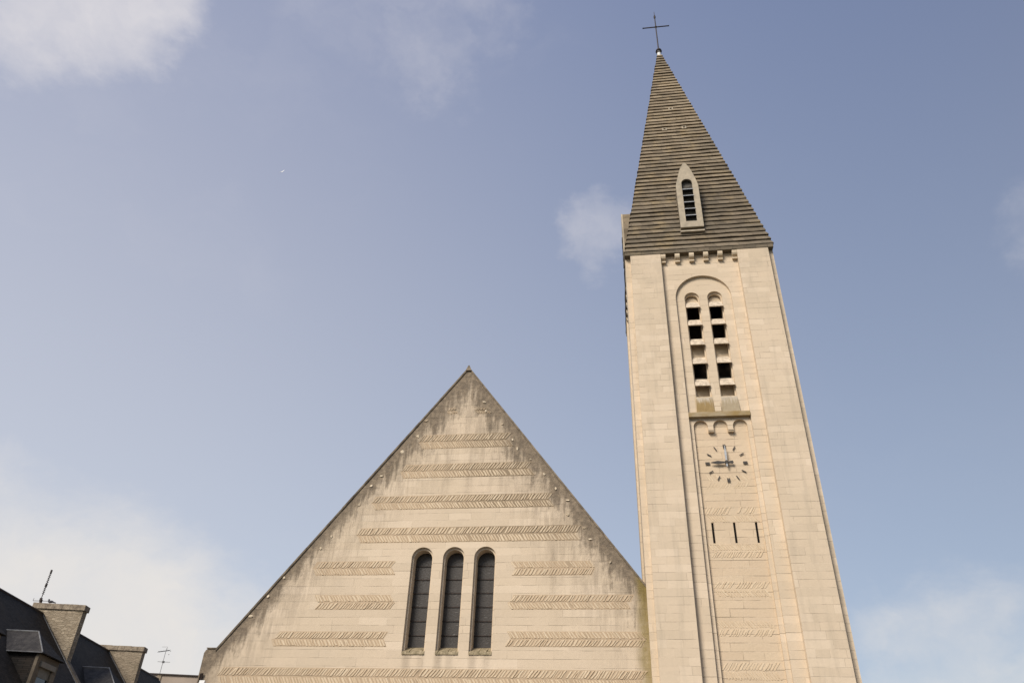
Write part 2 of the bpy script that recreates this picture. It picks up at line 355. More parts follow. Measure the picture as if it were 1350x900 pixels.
# ------------------------------------------------------------------ mesh helpers
class MB:
    def __init__(s): s.bm = bmesh.new()
    def face(s, vs): 
        try: s.bm.faces.new(vs)
        except ValueError: pass
    def hexa(s, p):         # 8 points: bottom quad ccw, top quad ccw
        v = [s.bm.verts.new(q) for q in p]
        for f in ((0, 3, 2, 1), (4, 5, 6, 7), (0, 1, 5, 4), (1, 2, 6, 5), (2, 3, 7, 6), (3, 0, 4, 7)): s.face([v[i] for i in f])
    def box(s, x0, x1, y0, y1, z0, z1):
        s.hexa([(x0, y0, z0), (x1, y0, z0), (x1, y1, z0), (x0, y1, z0), (x0, y0, z1), (x1, y0, z1), (x1, y1, z1), (x0, y1, z1)])
    def prism(s, pts, z0, z1):  # xy outline ccw
        a = [s.bm.verts.new((x, y, z0)) for x, y in pts]; b = [s.bm.verts.new((x, y, z1)) for x, y in pts]
        n = len(pts)
        for i in range(n): s.face([a[i], a[(i+1) % n], b[(i+1) % n], b[i]])
        s.face(list(reversed(a))); s.face(b)
    def plate(s, outer, holes, y0, y1):
        """flat wall in the xz plane with holes, front at y0, back at y1"""
        loops = [outer]+list(holes)
        fl = [q for l in loops for q in l]
        tris = tessellate_polygon([[Vector((x, z, 0)) for x, z in l] for l in loops])
        A = [s.bm.verts.new((x, y0, z)) for x, z in fl]; B = [s.bm.verts.new((x, y1, z)) for x, z in fl]
        for t in tris:
            s.face([A[i] for i in t]); s.face([B[i] for i in reversed(t)])
        k = 0
        for l in loops:
            n = len(l)
            for i in range(n):
                a, b = k+i, k+(i+1) % n
                s.face([A[a], A[b], B[b], B[a]])
            k += n
    def tube(s, p0, p1, r, n=8, r1=None):
        p0, p1 = Vector(p0), Vector(p1); d = (p1-p0).normalized(); r1 = r if r1 is None else r1
        a = d.orthogonal().normalized(); b = d.cross(a)
        A = []; B = []
        for i in range(n):
            t = 2*math.pi*i/n; o = a*math.cos(t)+b*math.sin(t)
            A.append(s.bm.verts.new(p0+o*r)); B.append(s.bm.verts.new(p1+o*r1))
        for i in range(n): s.face([A[i], A[(i+1) % n], B[(i+1) % n], B[i]])
        s.face(A[::-1]); s.face(B)
    def blob(s, c, r, rough=.25, sub=1):
        q = bmesh.ops.create_icosphere(s.bm, subdivisions=sub, radius=1)
        for v in q['verts']:
            k = 1+random.uniform(-rough, rough); v.co = Vector(c)+Vector((v.co.x*r[0]*k, v.co.y*r[1]*k, v.co.z*r[2]*k))
    def done(s, name, mat, parent=None, label=None, bevel=0.0):
        bmesh.ops.recalc_face_normals(s.bm, faces=s.bm.faces)
        me = bpy.data.meshes.new(name); s.bm.to_mesh(me); s.bm.free(); me.materials.append(M[mat])
        o = bpy.data.objects.new(name, me); COL.objects.link(o); o.parent = parent
        if label: o['label'] = label
        if bevel:
            md = o.modifiers.new('bevel', 'BEVEL'); md.width = bevel; md.segments = 2; md.limit_method = 'ANGLE'
        return o
def thing(name, label, cat, loc=(0, 0, 0), rz=0, group=None):
    o = bpy.data.objects.new(name, None); COL.objects.link(o); o.location = loc; o.rotation_euler = (0, 0, rz); o.empty_display_size = .5
    o['label'] = label; o['category'] = cat
    if group: o['group'] = group
    return o
def struct(o): o['kind'] = 'structure'; return o
def arch(cx, hw, z0, zs, n=24):
    p = [(cx-hw, z0), (cx-hw, zs)]
    p += [(cx-hw*math.cos(math.pi*i/n), zs+hw*math.sin(math.pi*i/n)) for i in range(1, n)]
    return p+[(cx+hw, zs), (cx+hw, z0)]
def copypart(o, parent, rz=None):
    c = o.copy(); COL.objects.link(c); c.parent = parent
    if rz is not None: c.rotation_euler = (0, 0, rz)
    for ch in [q for q in COL.objects if q.parent == o]: copypart(ch, c)
    return c

def herring(parent, x0, x1, z0, z1, y, up, name='herringbone_band', pitch=.135, skip=(), rag=.12, deep=1.0):
    """two courses of small stones leaning opposite ways; up=+1 leans the upper course like '/' """
    mid = (z0+z1)/2; b = MB()
    for ri, (a, c, s) in enumerate(((mid+.004, z1, up), (z0, mid-.004, -up))):
        hh = c-a; ss = hh*random.uniform(.50, .62)
        L = x0+random.uniform(0, rag); Rr = x1-random.uniform(0, rag)
        # bedding mortar behind the stones
        sh = ss*s
        b.hexa([(L, y+.004, a), (Rr-abs(sh), y+.004, a), (Rr-abs(sh), y+.05, a), (L, y+.05, a), (L+abs(sh), y+.004, c), (Rr, y+.004, c), (Rr, y+.05, c), (L+abs(sh), y+.05, c)] if s > 0 else
               [(L+abs(sh), y+.004, a), (Rr, y+.004, a), (Rr, y+.05, a), (L+abs(sh), y+.05, a), (L, y+.004, c), (Rr-abs(sh), y+.004, c), (Rr-abs(sh), y+.05, c), (L, y+.05, c)])
        b.bm.faces.ensure_lookup_table()
        for f in b.bm.faces[-6:]: f.material_index = 1
        x = L-min(0, sh); loc = random.uniform(.9, 1.1)
        while x < Rr-max(0, sh)-.04:
            wd = pitch*random.uniform(.50, .78)*loc; gap = pitch*random.uniform(.16, .36)
            if random.random() < .06: loc = random.uniform(.85, 1.25)
            if not any(q0 < x < q1 for q0, q1 in skip) and random.random() > .02:
                p = random.uniform(.007, .023)*deep; j = lambda k=.010: random.uniform(-k, k)
                sj = sh+random.uniform(-.035, .035); bw_ = random.uniform(-.02, .02)
                bot = a+random.uniform(.004, .035); top = c-random.uniform(.004, .035); e = .016; my = (bot+top)/2
                P0 = [(x+j(), bot), (x+wd+j(), bot), (x+wd+sj*.5+bw_+j(), my), (x+wd+sj+j(), top), (x+sj+j(), top), (x+sj*.5+bw_+j(), my)]
                cxm = sum(q[0] for q in P0)/6; czm = my
                F = [b.bm.verts.new((q[0]+(e if q[0] < cxm+(q[1]-czm)/(top-bot)*sj else -e), y-p*random.uniform(.8, 1.15), q[1]+(e if q[1] < my-.001 else (-e if q[1] > my+.001 else 0)))) for q in P0]
                K = [b.bm.verts.new((q[0], y+.03, q[1])) for q in P0]
                b.face(F)
                for i in range(6): jn = (i+1) % 6; b.face([F[i], F[jn], K[jn], K[i]])
            x += wd+gap
    o = b.done(name, 'herring', parent); o.data.materials.append(M['mortar']); return o

# ------------------------------------------------------------------ ground
def sheet(name, pts, z, mat):
    b = MB(); v = [b.bm.verts.new((x, y, z)) for x, y in pts]; b.face(v); return struct(b.done(name, mat))
sheet('ground', [(-900, -900), (900, -900), (900, 1500), (-900, 1500)], 0, 'gravel')
sheet('square', [(-60, -30), (40, -30), (40, 30), (-60, 30)], .004, 'asphalt')
b = MB(); b.box(-19.6, 14, 29.5, 60, -.05, .13); struct(b.done('pavement', 'paving'))

# ------------------------------------------------------------------ bell tower
TX, TY = 4.93, 37.02
T = thing('bell_tower', 'tall pale limestone bell tower with clock and stepped stone spire', 'bell tower', (TX, TY, 0))
q = 4.02; n_ = 3.73; i_ = 2.07; ZT = 29.37
b = MB(); b.prism([(-q, -n_), (-n_, -n_), (-n_, -q), (-i_, -q), (-i_, -i_), (-q, -i_)], 0, ZT)
pier = b.done('corner_pier', 'tower', T)
for k in (1, 2, 3): copypart(pier, T, k*math.pi/2)
def quad4(o):
    for k in (1, 2, 3): copypart(o, T, k*math.pi/2)
# bay frame with the tall arched recess
b = MB(); hole = arch(.0, 1.46, -1, 26.46, 40)
out = [(-i_-.04, -.5), (-1.46, -.5)] + hole[1:-1] + [(1.46, -.5), (i_+.04, -.5), (i_+.04, ZT), (-i_-.04, ZT)]
b.plate(out, [], -3.72, -3.45); quad4(b.done('bay_frame', 'frame', T))
# corbels under the cornice
def corbel(cx):
    b = MB(); hw = .13
    prof = [(-3.70, 29.36), (-4.00, 29.36), (-4.02, 29.28), (-4.01, 29.18), (-3.96, 29.09), (-3.88, 29.05), (-3.83, 29.01), (-3.82, 28.93), (-3.90, 28.92), (-3.90, 28.85), (-3.70, 28.85)]
    A = [b.bm.verts.new((cx-hw, y, z)) for y, z in prof]; B = [b.bm.verts.new((cx+hw, y, z)) for y, z in prof]
    for i in range(len(prof)):
        j = (i+1) % len(prof); b.face([A[i], A[j], B[j], B[i]])
    b.face(A); b.face(B[::-1])
    return b.done('corbel', 'carved', T)
for k in range(6):
    cb = corbel(-1.93+.772*k if 0 < k < 5 else (-1.93 if k == 0 else 1.93))
    quad4(cb)
# belfry screen: two lancets
b = MB()
outl = [(-1.5, 19.35)] + [(-1.5, 26.46)] + arch(0, 1.50, 0, 26.46, 40)[2:-2] + [(1.5, 26.46), (1.5, 19.35)]
WX = (-.60, .60)
b.plate(outl, [arch(cx, .385, 20.42, 26.53, 20) for cx in WX], -3.56, -3.42)
b.plate([(-1.2, 20.0), (1.2, 20.0), (1.2, 27.2), (-1.2, 27.2)], [arch(cx, .325, 20.30, 26.50, 20) for cx in WX], -3.43, -3.08)
scr = b.done('belfry_screen', 'belfry', T)
for wi, cx in enumerate(WX):
    hw = .345
    for si, z in enumerate((25.83, 24.67, 23.44, 22.29, 20.99)):
        b = MB(); t = .075; h = .60
        y0, y1 = -3.70, -3.30     # foot outside, head inside
        b.hexa([(cx-hw-.02, y0, z), (cx+hw+.02, y0, z), (cx+hw+.02, y0+.09, z), (cx-hw-.02, y0+.09, z),
                (cx-hw+.025, y1, z+h), (cx+hw-.025, y1, z+h), (cx+hw-.025, y1+.08, z+h), (cx-hw+.025, y1+.08, z+h)])
        lo = b.done('louver', 'louver', scr)
    # blocked panels
    for za, zb in ((22.80, 23.72), (20.1, 21.4)):
        b = MB(); b.box(cx-.33, cx+.33, -3.20, -3.12, za, zb); b.done('infill_panel', 'reveal', scr)
    b = MB(); b.plate(arch(cx, .31, 26.25, 26.45, 16), [], -3.26, -3.16); b.done('tympanum', 'reveal', scr)
    for z in (25.35, 24.2, 21.9):
        b = MB(); b.box(cx-.33, cx+.33, -2.85, -2.7, z-.06, z+.06); b.done('bell_frame_beam', 'louver_dark', scr)
quad4(scr)
# sloping stained sills and the ledge
for cx in WX:
    b = MB()
    b.hexa([(cx-.43, -3.655, 19.50), (cx+.43, -3.655, 19.50), (cx+.43, -3.5, 19.50), (cx-.43, -3.5, 19.50),
            (cx-.385, -3.585, 20.36), (cx+.385, -3.585, 20.36), (cx+.385, -3.5, 20.42), (cx-.385, -3.5, 20.42)])
    quad4(b.done('window_sill', 'mossy', T, 'algae-streaked sloping sill below the louvres'))
for za, zb, yf in ((19.86, 20.05, -3.60), (19.56, 19.84, -3.62)):
    b = MB(); b.box(-.17, .15, yf, -3.5, za, zb); quad4(b.done('sill_block', 'carved', T, bevel=.01))
b = MB(); b.box(-1.455, 1.455, -3.77, -3.45, 19.22, 19.43); b.box(-1.455, 1.455, -3.72, -3.45, 19.431, 19.50); quad4(b.done('ledge', 'ledge', T, 'horizontal stone ledge stained ochre and grey', bevel=.015))
# scalloped blind arcade + side strips
r_ = .335; zs = 18.78; op = [(-1.26, .3), (-1.26, zs)]
cs = (-.925, 0, .925)
for k, c in enumerate(cs):
    op += [(c-r_*math.cos(math.pi*i/16), zs+r_*math.sin(math.pi*i/16)) for i in range(0 if k else 1, 17 if k < 2 else 17)]
    if k < 2: op += [(c+r_, 18.60), (cs[k+1]-r_, 18.60)]
op += [(1.26, .3)]
b = MB(); b.plate([(-1.5, .3)] + op + [(1.5, .3), (1.5, 19.22), (-1.5, 19.22)], [], -3.56, -3.38); quad4(b.done('blind_arcade', 'frame', T))
for k in (0, 1):
    cx = (cs[k]+cs[k+1])/2
    b = MB(); b.box(cx-.13, cx+.13, -3.60, -3.38, 18.47, 18.53); b.box(cx-.128, cx+.128, -3.63, -3.38, 18.532, 18.60); quad4(b.done('arcade_corbel', 'reveal', T))
# lower panel with three slits
SX = (-.90, .05, 1.00)
b = MB(); b.plate([(-1.5, .2), (1.5, .2), (1.5, 19.3), (-1.5, 19.3)], [[(x-.052, 13.08), (x+.052, 13.08), (x+.052, 14.06), (x-.052, 14.06)] for x in SX], -3.415, -3.05)
pan = b.done('wall_panel', 'panel', T)
for x in SX:
    b = MB(); b.box(x-.09, x+.09, -3.33, -3.28, 13.0, 14.1); b.done('slit_opening', 'black', pan)
for z0, z1, up in ((14.02, 14.77, 1), (12.41, 13.04, -1), (10.73, 11.41, 1), (9.13, 9.78, -1), (7.45, 8.16, 1), (5.8, 6.5, -1), (4.1, 4.8, 1)):
    herring(pan, -1.22, 1.22, z0, z1, -3.418, up, skip=((-.15, .18),) if z0 == 14.02 else (), pitch=.125, deep=.7)
herring(pan, -1.05, 1.10, 15.62, 16.34, -3.412, -1, pitch=.15, deep=.5)
herring(pan, -1.15, -.2, 17.32, 17.60, -3.390, 1, pitch=.15)
# clock goes on the front face only
for k in (1, 2, 3): copypart(pan, T, k*math.pi/2)
ck = MB(); CX, CZ, CY = .06, 16.89, -3.415
ck.tube((CX, CY+.02, CZ), (CX, CY-.16, CZ), .055, 14); ck.tube((CX, CY-.16, CZ), (CX, CY-.20, CZ), .085, 14)
clock = ck.done('clock', 'bronze', T, 'dark metal hour marks and hands reading nine o clock set straight on the stone')
for hr in range(12):
    a = 2*math.pi*hr/12; rr = .86; ca, sa = math.cos(a), math.sin(a)
    L, Wd = (.11, .022) if hr % 3 else (.10, .026)
    b = MB()
    def bar(off, y0, y1, L=L, Wd=Wd):
        pts = []
        for u, t in ((off-Wd, -L), (off+Wd, -L), (off+Wd, L), (off-Wd, L)):
            rad = rr+t; pts.append((CX+rad*sa+u*ca, CZ+rad*ca-u*sa))
        b.plate(pts, [], y0, y1)
    if hr % 3: bar(0, CY-.06, CY-.04)
    else: bar(-.036, CY-.06, CY-.04); bar(.036, CY-.06, CY-.04)
    x, z = CX+rr*sa, CZ+rr*ca
    b.tube((x, CY+.02, z), (x, CY-.045, z), .014, 6)
    b.done('hour_marker', 'bronze', clock)
b = MB(); b.plate([(CX-.72, CZ+.015), (CX-.40, CZ+.085), (CX-.10, CZ+.045), (CX+.10, CZ+.045), (CX+.28, CZ+.085), (CX+.33, CZ), (CX+.28, CZ-.085), (CX+.10, CZ-.045), (CX-.10, CZ-.045), (CX-.40, CZ-.085), (CX-.72, CZ-.015)], [], CY-.15, CY-.13); b.done('hour_hand', 'bronze', clock)
b = MB(); b.plate([(CX-.03, CZ-.22), (CX+.03, CZ-.22), (CX+.035, CZ+.1), (CX+.05, CZ+.45), (CX+.01, CZ+.84), (CX-.01, CZ+.84), (CX-.05, CZ+.45), (CX-.035, CZ+.1)], [], CY-.19, CY-.17); b.done('minute_hand', 'pale_metal', clock, 'pale grey minute hand pointing to twelve')
# solid dark block added to keep the openings dark, with floor and ceiling
b = MB(); b.box(-1.7, 1.7, -1.7, 1.7, 19.002, 28.898); b.done('dark_chamber_block', 'wood', T)
for za, zb in ((18.8, 19.0), (28.9, 29.0)): b = MB(); b.box(-3.0, 3.0, -3.0, 3.0, za, zb); b.done('belfry_floor', 'wood', T)
# cornice and spire of stepped stone courses
E0 = 4.00; Z0 = 29.63; HS = 22.97; NR = 60
b = MB(); b.box(-E0-.05, E0+.03, -E0-.05, E0+.03, ZT+.003, Z0-.01); b.box(-E0+.03, E0-.03, -E0+.03, E0-.03, Z0-.012, Z0+.05); b.done('cornice', 'spire', T, bevel=.02)
def hof(z): return E0*(1-(z-Z0)/HS)+.10*(z-Z0)/HS
def sx(z): return -.33*((z-Z0)/HS)**1.0
b = MB()
dzr = HS/NR
for k in range(NR):
    z = Z0+k*dzr; h0 = hof(z)+.070+random.uniform(-.018, .018); h1 = hof(z+dzr)+.0; hm = hof(z+dzr*.5)+.055; s0 = sx(z)
    if k == NR-1: h1 = .08
    seg = max(2, int(h0*2/.62))
    loops = []
    ring = []
    for side in range(4):
        for i in range(seg):
            t = -1+2*i/seg; ring.append((side, t, random.uniform(-.022, .018) if 0 < i else 0, random.uniform(-.022, .022) if 0 < i else 0))
    def loop(h, zz, jz=0.0, jo=1.0):
        vv = []
        for side, t, o, dzj in ring:
            hh = h+o*jo if t > -1 else h
            x, y = h*t, -hh
            for _ in range(side): x, y = -y, x
            vv.append(b.bm.verts.new((x+s0, y, zz+dzj*jz)))
        return vv
    L0 = loop(h0-.12, z+.03); L1 = loop(h0, z, 1.0); L2 = loop(hm, z+dzr*.45, .5, 1.2); L3 = loop(h1-.03, z+dzr+.01, 0, 0)
    n = len(ring)
    for A, B in ((L0, L1), (L1, L2), (L2, L3)):
        for i in range(n): b.face([A[i], A[(i+1) % n], B[(i+1) % n], B[i]])
spire = b.done('spire', 'spire', T)
for x, z, y in ((-.18, 44.46, -1.435), (-.81, 41.91, -1.885), (.47, 41.94, -1.88)):
    b = MB(); b.plate([(x-.15, z-.12), (x+.15, z-.12), (x+.15, z+.12), (x-.15, z+.12)], [[(x-.07, z-.075), (x+.07, z-.075), (x+.07, z+.075), (x-.07, z+.075)]], y-.12, y+.3)
    v = b.done('vent_block', 'dormer_stone', spire)
    b = MB(); b.box(x-.09, x+.09, y+.0, y+.03, z-.09, z+.09); b.done('vent_opening', 'black', spire)
# spire dormers
def dormer_outline(cx, hw, zb, zs, za, n=10):
    p = [(cx-hw, zb), (cx-hw, zs)]
    for i in range(1, n): 
        t = i/n; p.append((cx-hw*math.cos(t*math.pi/2)**.85*(1-.18*math.sin(t*math.pi))-.0*t, zs+(za-zs)*(math.sin(t*math.pi/2)*.35+t*.65)))
    p.append((cx-.06, za)); p.append((cx+.06, za))
    for i in range(n-1, 0, -1):
        t = i/n; p.append((cx+hw*math.cos(t*math.pi/2)**.85*(1-.18*math.sin(t*math.pi)), zs+(za-zs)*(math.sin(t*math.pi/2)*.35+t*.65)))
    return p+[(cx+hw, zs), (cx+hw, zb)]
DXc = -.13
b = MB(); b.plate(dormer_outline(DXc, .645, 31.26, 34.55, 36.42), [arch(DXc, .31, 31.70, 34.76, 16)], -4.0, -3.90)
dorm = b.done('spire_dormer', 'dormer_stone', T, 'pale pointed stone dormer with louvred opening')
b = MB(); b.plate(dormer_outline(DXc, .635, 31.27, 34.52, 36.38), [arch(DXc, .34, 31.66, 34.78, 16)], -3.901, -3.70); b.plate(dormer_outline(DXc, .635, 31.27, 34.52, 36.38), [], -3.70, -2.6); b.done('dormer_roof', 'spire', dorm)
b = MB(); b.box(DXc-.335, DXc+.335, -3.76, -3.72, 31.67, 34.7); b.plate(arch(DXc, .335, 34.6, 34.77, 16), [], -3.765, -3.721); b.done('dormer_infill', 'louver_dark', dorm)
for z in (34.30, 33.78, 33.26, 32.74, 32.22):
    b = MB(); b.hexa([(DXc-.30, -4.03, z-.10), (DXc+.30, -4.03, z-.10), (DXc+.30, -4.00, z-.10), (DXc-.30, -4.00, z-.10), (DXc-.30, -3.78, z+.20), (DXc+.30, -3.78, z+.20), (DXc+.30, -3.75, z+.20), (DXc-.30, -3.75, z+.20)])
    b.done('louver', 'louver_dark', dorm)
    b = MB(); b.box(DXc-.305, DXc+.305, -4.05, -4.035, z-.125, z-.085); b.done('louver_edge', 'pale_metal', dorm)
b = MB(); b.box(DXc-.68, DXc+.66, -4.0, -3.6, 30.93, 31.03); b.done('dormer_ledge', 'dormer_stone', dorm)
quad4(dorm)
# finial and cross
AX = -.33
b = MB(); b.tube((AX, 0, 52.2), (AX, 0, 53.05), .13, 14, .15); b.done('finial', 'white', T, 'small pale cylinder capping the spire', bevel=.01)
b = MB(); b.tube((AX, 0, 53.05), (AX, 0, 53.20), .24, 14, .21); b.tube((AX, 0, 52.85), (AX, 0, 52.93), .19, 14); b.done('finial_collar', 'iron', T)
b = MB(); b.tube((AX, 0, 53.2), (AX, 0, 57.7), .05, 8, .04); b.tube((AX-.99, 0, 56.22), (AX+1.0, 0, 56.22), .045, 8); b.blob((AX, 0, 56.22), (.10, .10, .10), 0, 2)
for s in (-1, 1): b.blob((AX+s*.99, 0, 56.22), (.075, .06, .06), 0, 1)
b.blob((AX, 0, 57.55), (.085, .085, .26), 0, 2); b.tube((AX, 0, 57.7), (AX, 0, 58.25), .02, 6); b.done('cross', 'iron', T, 'thin dark iron cross')

# ------------------------------------------------------------------ nave with the gable
NX, NY = -7.68, 33.60
Nv = thing('church_nave', 'pale limestone church gable with three arched windows left of the tower', 'church', (NX, NY, 0))
SL = 1.349; AP = 22.83
WC = (-9.2, -7.715, -6.255)
def lx(x): return x-NX
LE = lx(-18.82)
zsh = AP-SL*(10.58)         # height where the slope meets the kneeler
XR = lx(1.15)
outer = [(LE, 0), (LE, 8.38), (LE+.06, 8.50), (LE+.14, 8.56), (-10.58, 8.56), (0, AP), (XR, AP-SL*XR), (XR, 0)]
holes = [arch(lx(c), .51, 8.42, 12.56, 24) for c in WC]
b = MB(); b.plate(outer, holes, 0, .14); 
b.plate([(-3.2, 7.5), (3.2, 7.5), (3.2, 14), (-3.2, 14)], [arch(lx(c), .435, 8.35, 12.54, 24) for c in WC], .141, .66)
b.plate(outer, [[(-3.1, 7.6), (3.1, 7.6), (3.1, 13.9), (-3.1, 13.9)]], .141, .8)
wall = b.done('gable_wall', 'gable', Nv)
for wi, c in enumerate(WC):
    cx = lx(c)
    b = MB(); b.plate(arch(cx, .46, 8.3, 12.52, 24), [], .60, .65); gl = b.done('lancet_window', 'glazing', Nv)
    for k in range(6):
        z = 12.35-k*.615+.0
        b = MB(); b.box(cx-.45, cx+.45, .565, .62, z-.022, z+.022); b.done('glazing_bar', 'iron', gl)
    b = MB(); n = 9
    for i in range(n):
        xa, xb = cx-.50+i*1.0/n, cx-.50+(i+1)*1.0/n; h = random.uniform(-.03, .03)
        b.hexa([(xa, -.035-random.random()*.03, 8.36), (xb, -.035, 8.36), (xb, .62, 8.36), (xa, .62, 8.36), (xa, -.0, 8.50+h), (xb, -.0, 8.50+h), (xb, .62, 8.78), (xa, .62, 8.78)])
    b.done('window_sill', 'sill', gl, bevel=.01)
for x0, x1, z0, z1, up in ((-8.87, -7.95, 20.05, 20.4, 1), (-7.3, -6.3, 20.0, 20.36, 1), (-10.1, -5.15, 18.1, 18.88, 1), (-10.9, -4.05, 16.53, 17.27, 1), (-12.2, -3.0, 14.93, 15.62, 1), (-12.6, -1.8, 13.30, 14.03, 1),
                           (-14.6, -10.3, 11.79, 12.44, 1), (-5.21, -1.18, 11.72, 12.36, -1), (-14.22, -10.25, 10.25, 10.9, -1), (-5.22, .42, 10.24, 10.87, 1), (-15.8, -10.26, 8.67, 9.31, 1), (-5.2, .88, 8.7, 9.33, -1), (-18.0, .85, 7.08, 7.80, 1), (-17.8, .85, 5.4, 6.1, -1)):
    herring(Nv, lx(x0), lx(x1), z0, z1, -.006, up, rag=.25, pitch=.142)
# copings along the rakes
def rake(sgn, x0, x1):
    b = MB(); n = 22
    xs = [x0+(x1-x0)*i/n for i in range(n+1)]
    for i in range(n):
        a, c = xs[i], xs[i+1]; g_ = .02*sgn; j = random.uniform(-.012, .012)
        za, zc = AP-SL*abs(a), AP-SL*abs(c+0)
        b.hexa([(a, -.045+j, za-.09), (c, -.045+j, zc-.09), (c, .85, zc-.09), (a, .85, za-.09), (a, -.06+j, za+.03), (c, -.06+j, zc+.03), (c, .85, zc+.03), (a, .85, za+.03)])
    return b.done('coping', 'coping', Nv)
rake(-1, -10.6, 0); rake(1, 0, XR)
b = MB(); b.hexa([(-.16, -.10, AP-.22), (.16, -.10, AP-.22), (.16, .85, AP-.22), (-.16, .85, AP-.22), (-.03, -.09, AP+.09), (.03, -.09, AP+.09), (.03, .85, AP+.09), (-.03, .85, AP+.09)]); b.done('ridge_stone', 'coping', Nv)
b = MB(); b.box(LE+.1, -10.5, -.05, .9, 8.562, 8.60); b.done('kneeler_cap', 'coping', Nv)
# pale broken stones near the rakes
for sgn, dd, zlo, zhi, n in ((1, .75, 12.2, 21.0, 13), (-1, .45, 9.5, 20.2, 11)):
    for k in range(n):
        z = zlo+(zhi-zlo)*(k+random.uniform(.1, .9))/n; off = abs(random.gauss(dd, .16)); x = sgn*((AP-z)/SL-off)
        if x > XR-.6: continue
        rx, rz = random.uniform(.07, .19), random.uniform(.05, .13); nn = random.randint(5, 7); a0 = random.uniform(0, 6); b = MB()
        P_ = [(x+rx*math.cos(a0+6.283*i/nn)*random.uniform(.6, 1.1), z+rz*math.sin(a0+6.283*i/nn)*random.uniform(.6, 1.1)) for i in range(nn)]
        K = [b.bm.verts.new((px, .02, pz)) for px, pz in P_]; F_ = [b.bm.verts.new((x+(px-x)*.7, -random.uniform(.015, .06), z+(pz-z)*.7)) for px, pz in P_]
        b.face(F_)
        for i in range(nn): q_ = (i+1) % nn; b.face([F_[i], F_[q_], K[q_], K[i]])
        b.done('broken_stone', 'rubble', Nv)
b = MB()
b.prism([(LE, .8), (LE+.9, .8), (LE+.9, 27), (LE, 27)], 0, 8.5)       # long side wall
b.box(-10.6, XR, 26.1, 27, 0, 8.5)
b.done('side_wall', 'gable', Nv)
b = MB()
def roofslab(xa, xb):
    za, zb = AP-SL*abs(xa)-.06, AP-SL*abs(xb)-.06
    b.hexa([(xa, .80, za-.25), (xb, .80, zb-.25), (xb, 27.3, zb-.25), (xa, 27.3, za-.25), (xa, .80, za), (xb, .80, zb), (xb, 27.3, zb), (xa, 27.3, za)])
roofslab(-11.0, 0); roofslab(0, XR-.35)
b.done('roof', 'slate', Nv)
# small floodlight at the left corner of the gable
F = thing('floodlight', 'small white floodlight on a dark bracket at the left corner of the church gable', 'floodlight', (-18.55, 33.55, 7.1))
b = MB(); b.tube((-.12, .05, -.35), (-.05, -.05, .42), .045, 8); b.done('bracket', 'iron', F); b = MB(); b.tube((-.2, .05, -.3), (-.13, -.04, .40), .03, 8); b.done('cable', 'iron', F)
b = MB(); b.hexa([(0, -.3, -.22), (.26, -.3, -.22), (.22, -.05, -.16), (.04, -.05, -.16), (0, -.26, .10), (.26, -.26, .10), (.22, -.05, .06), (.04, -.05, .06)]); b.done('lamp_housing', 'white', F, bevel=.015)

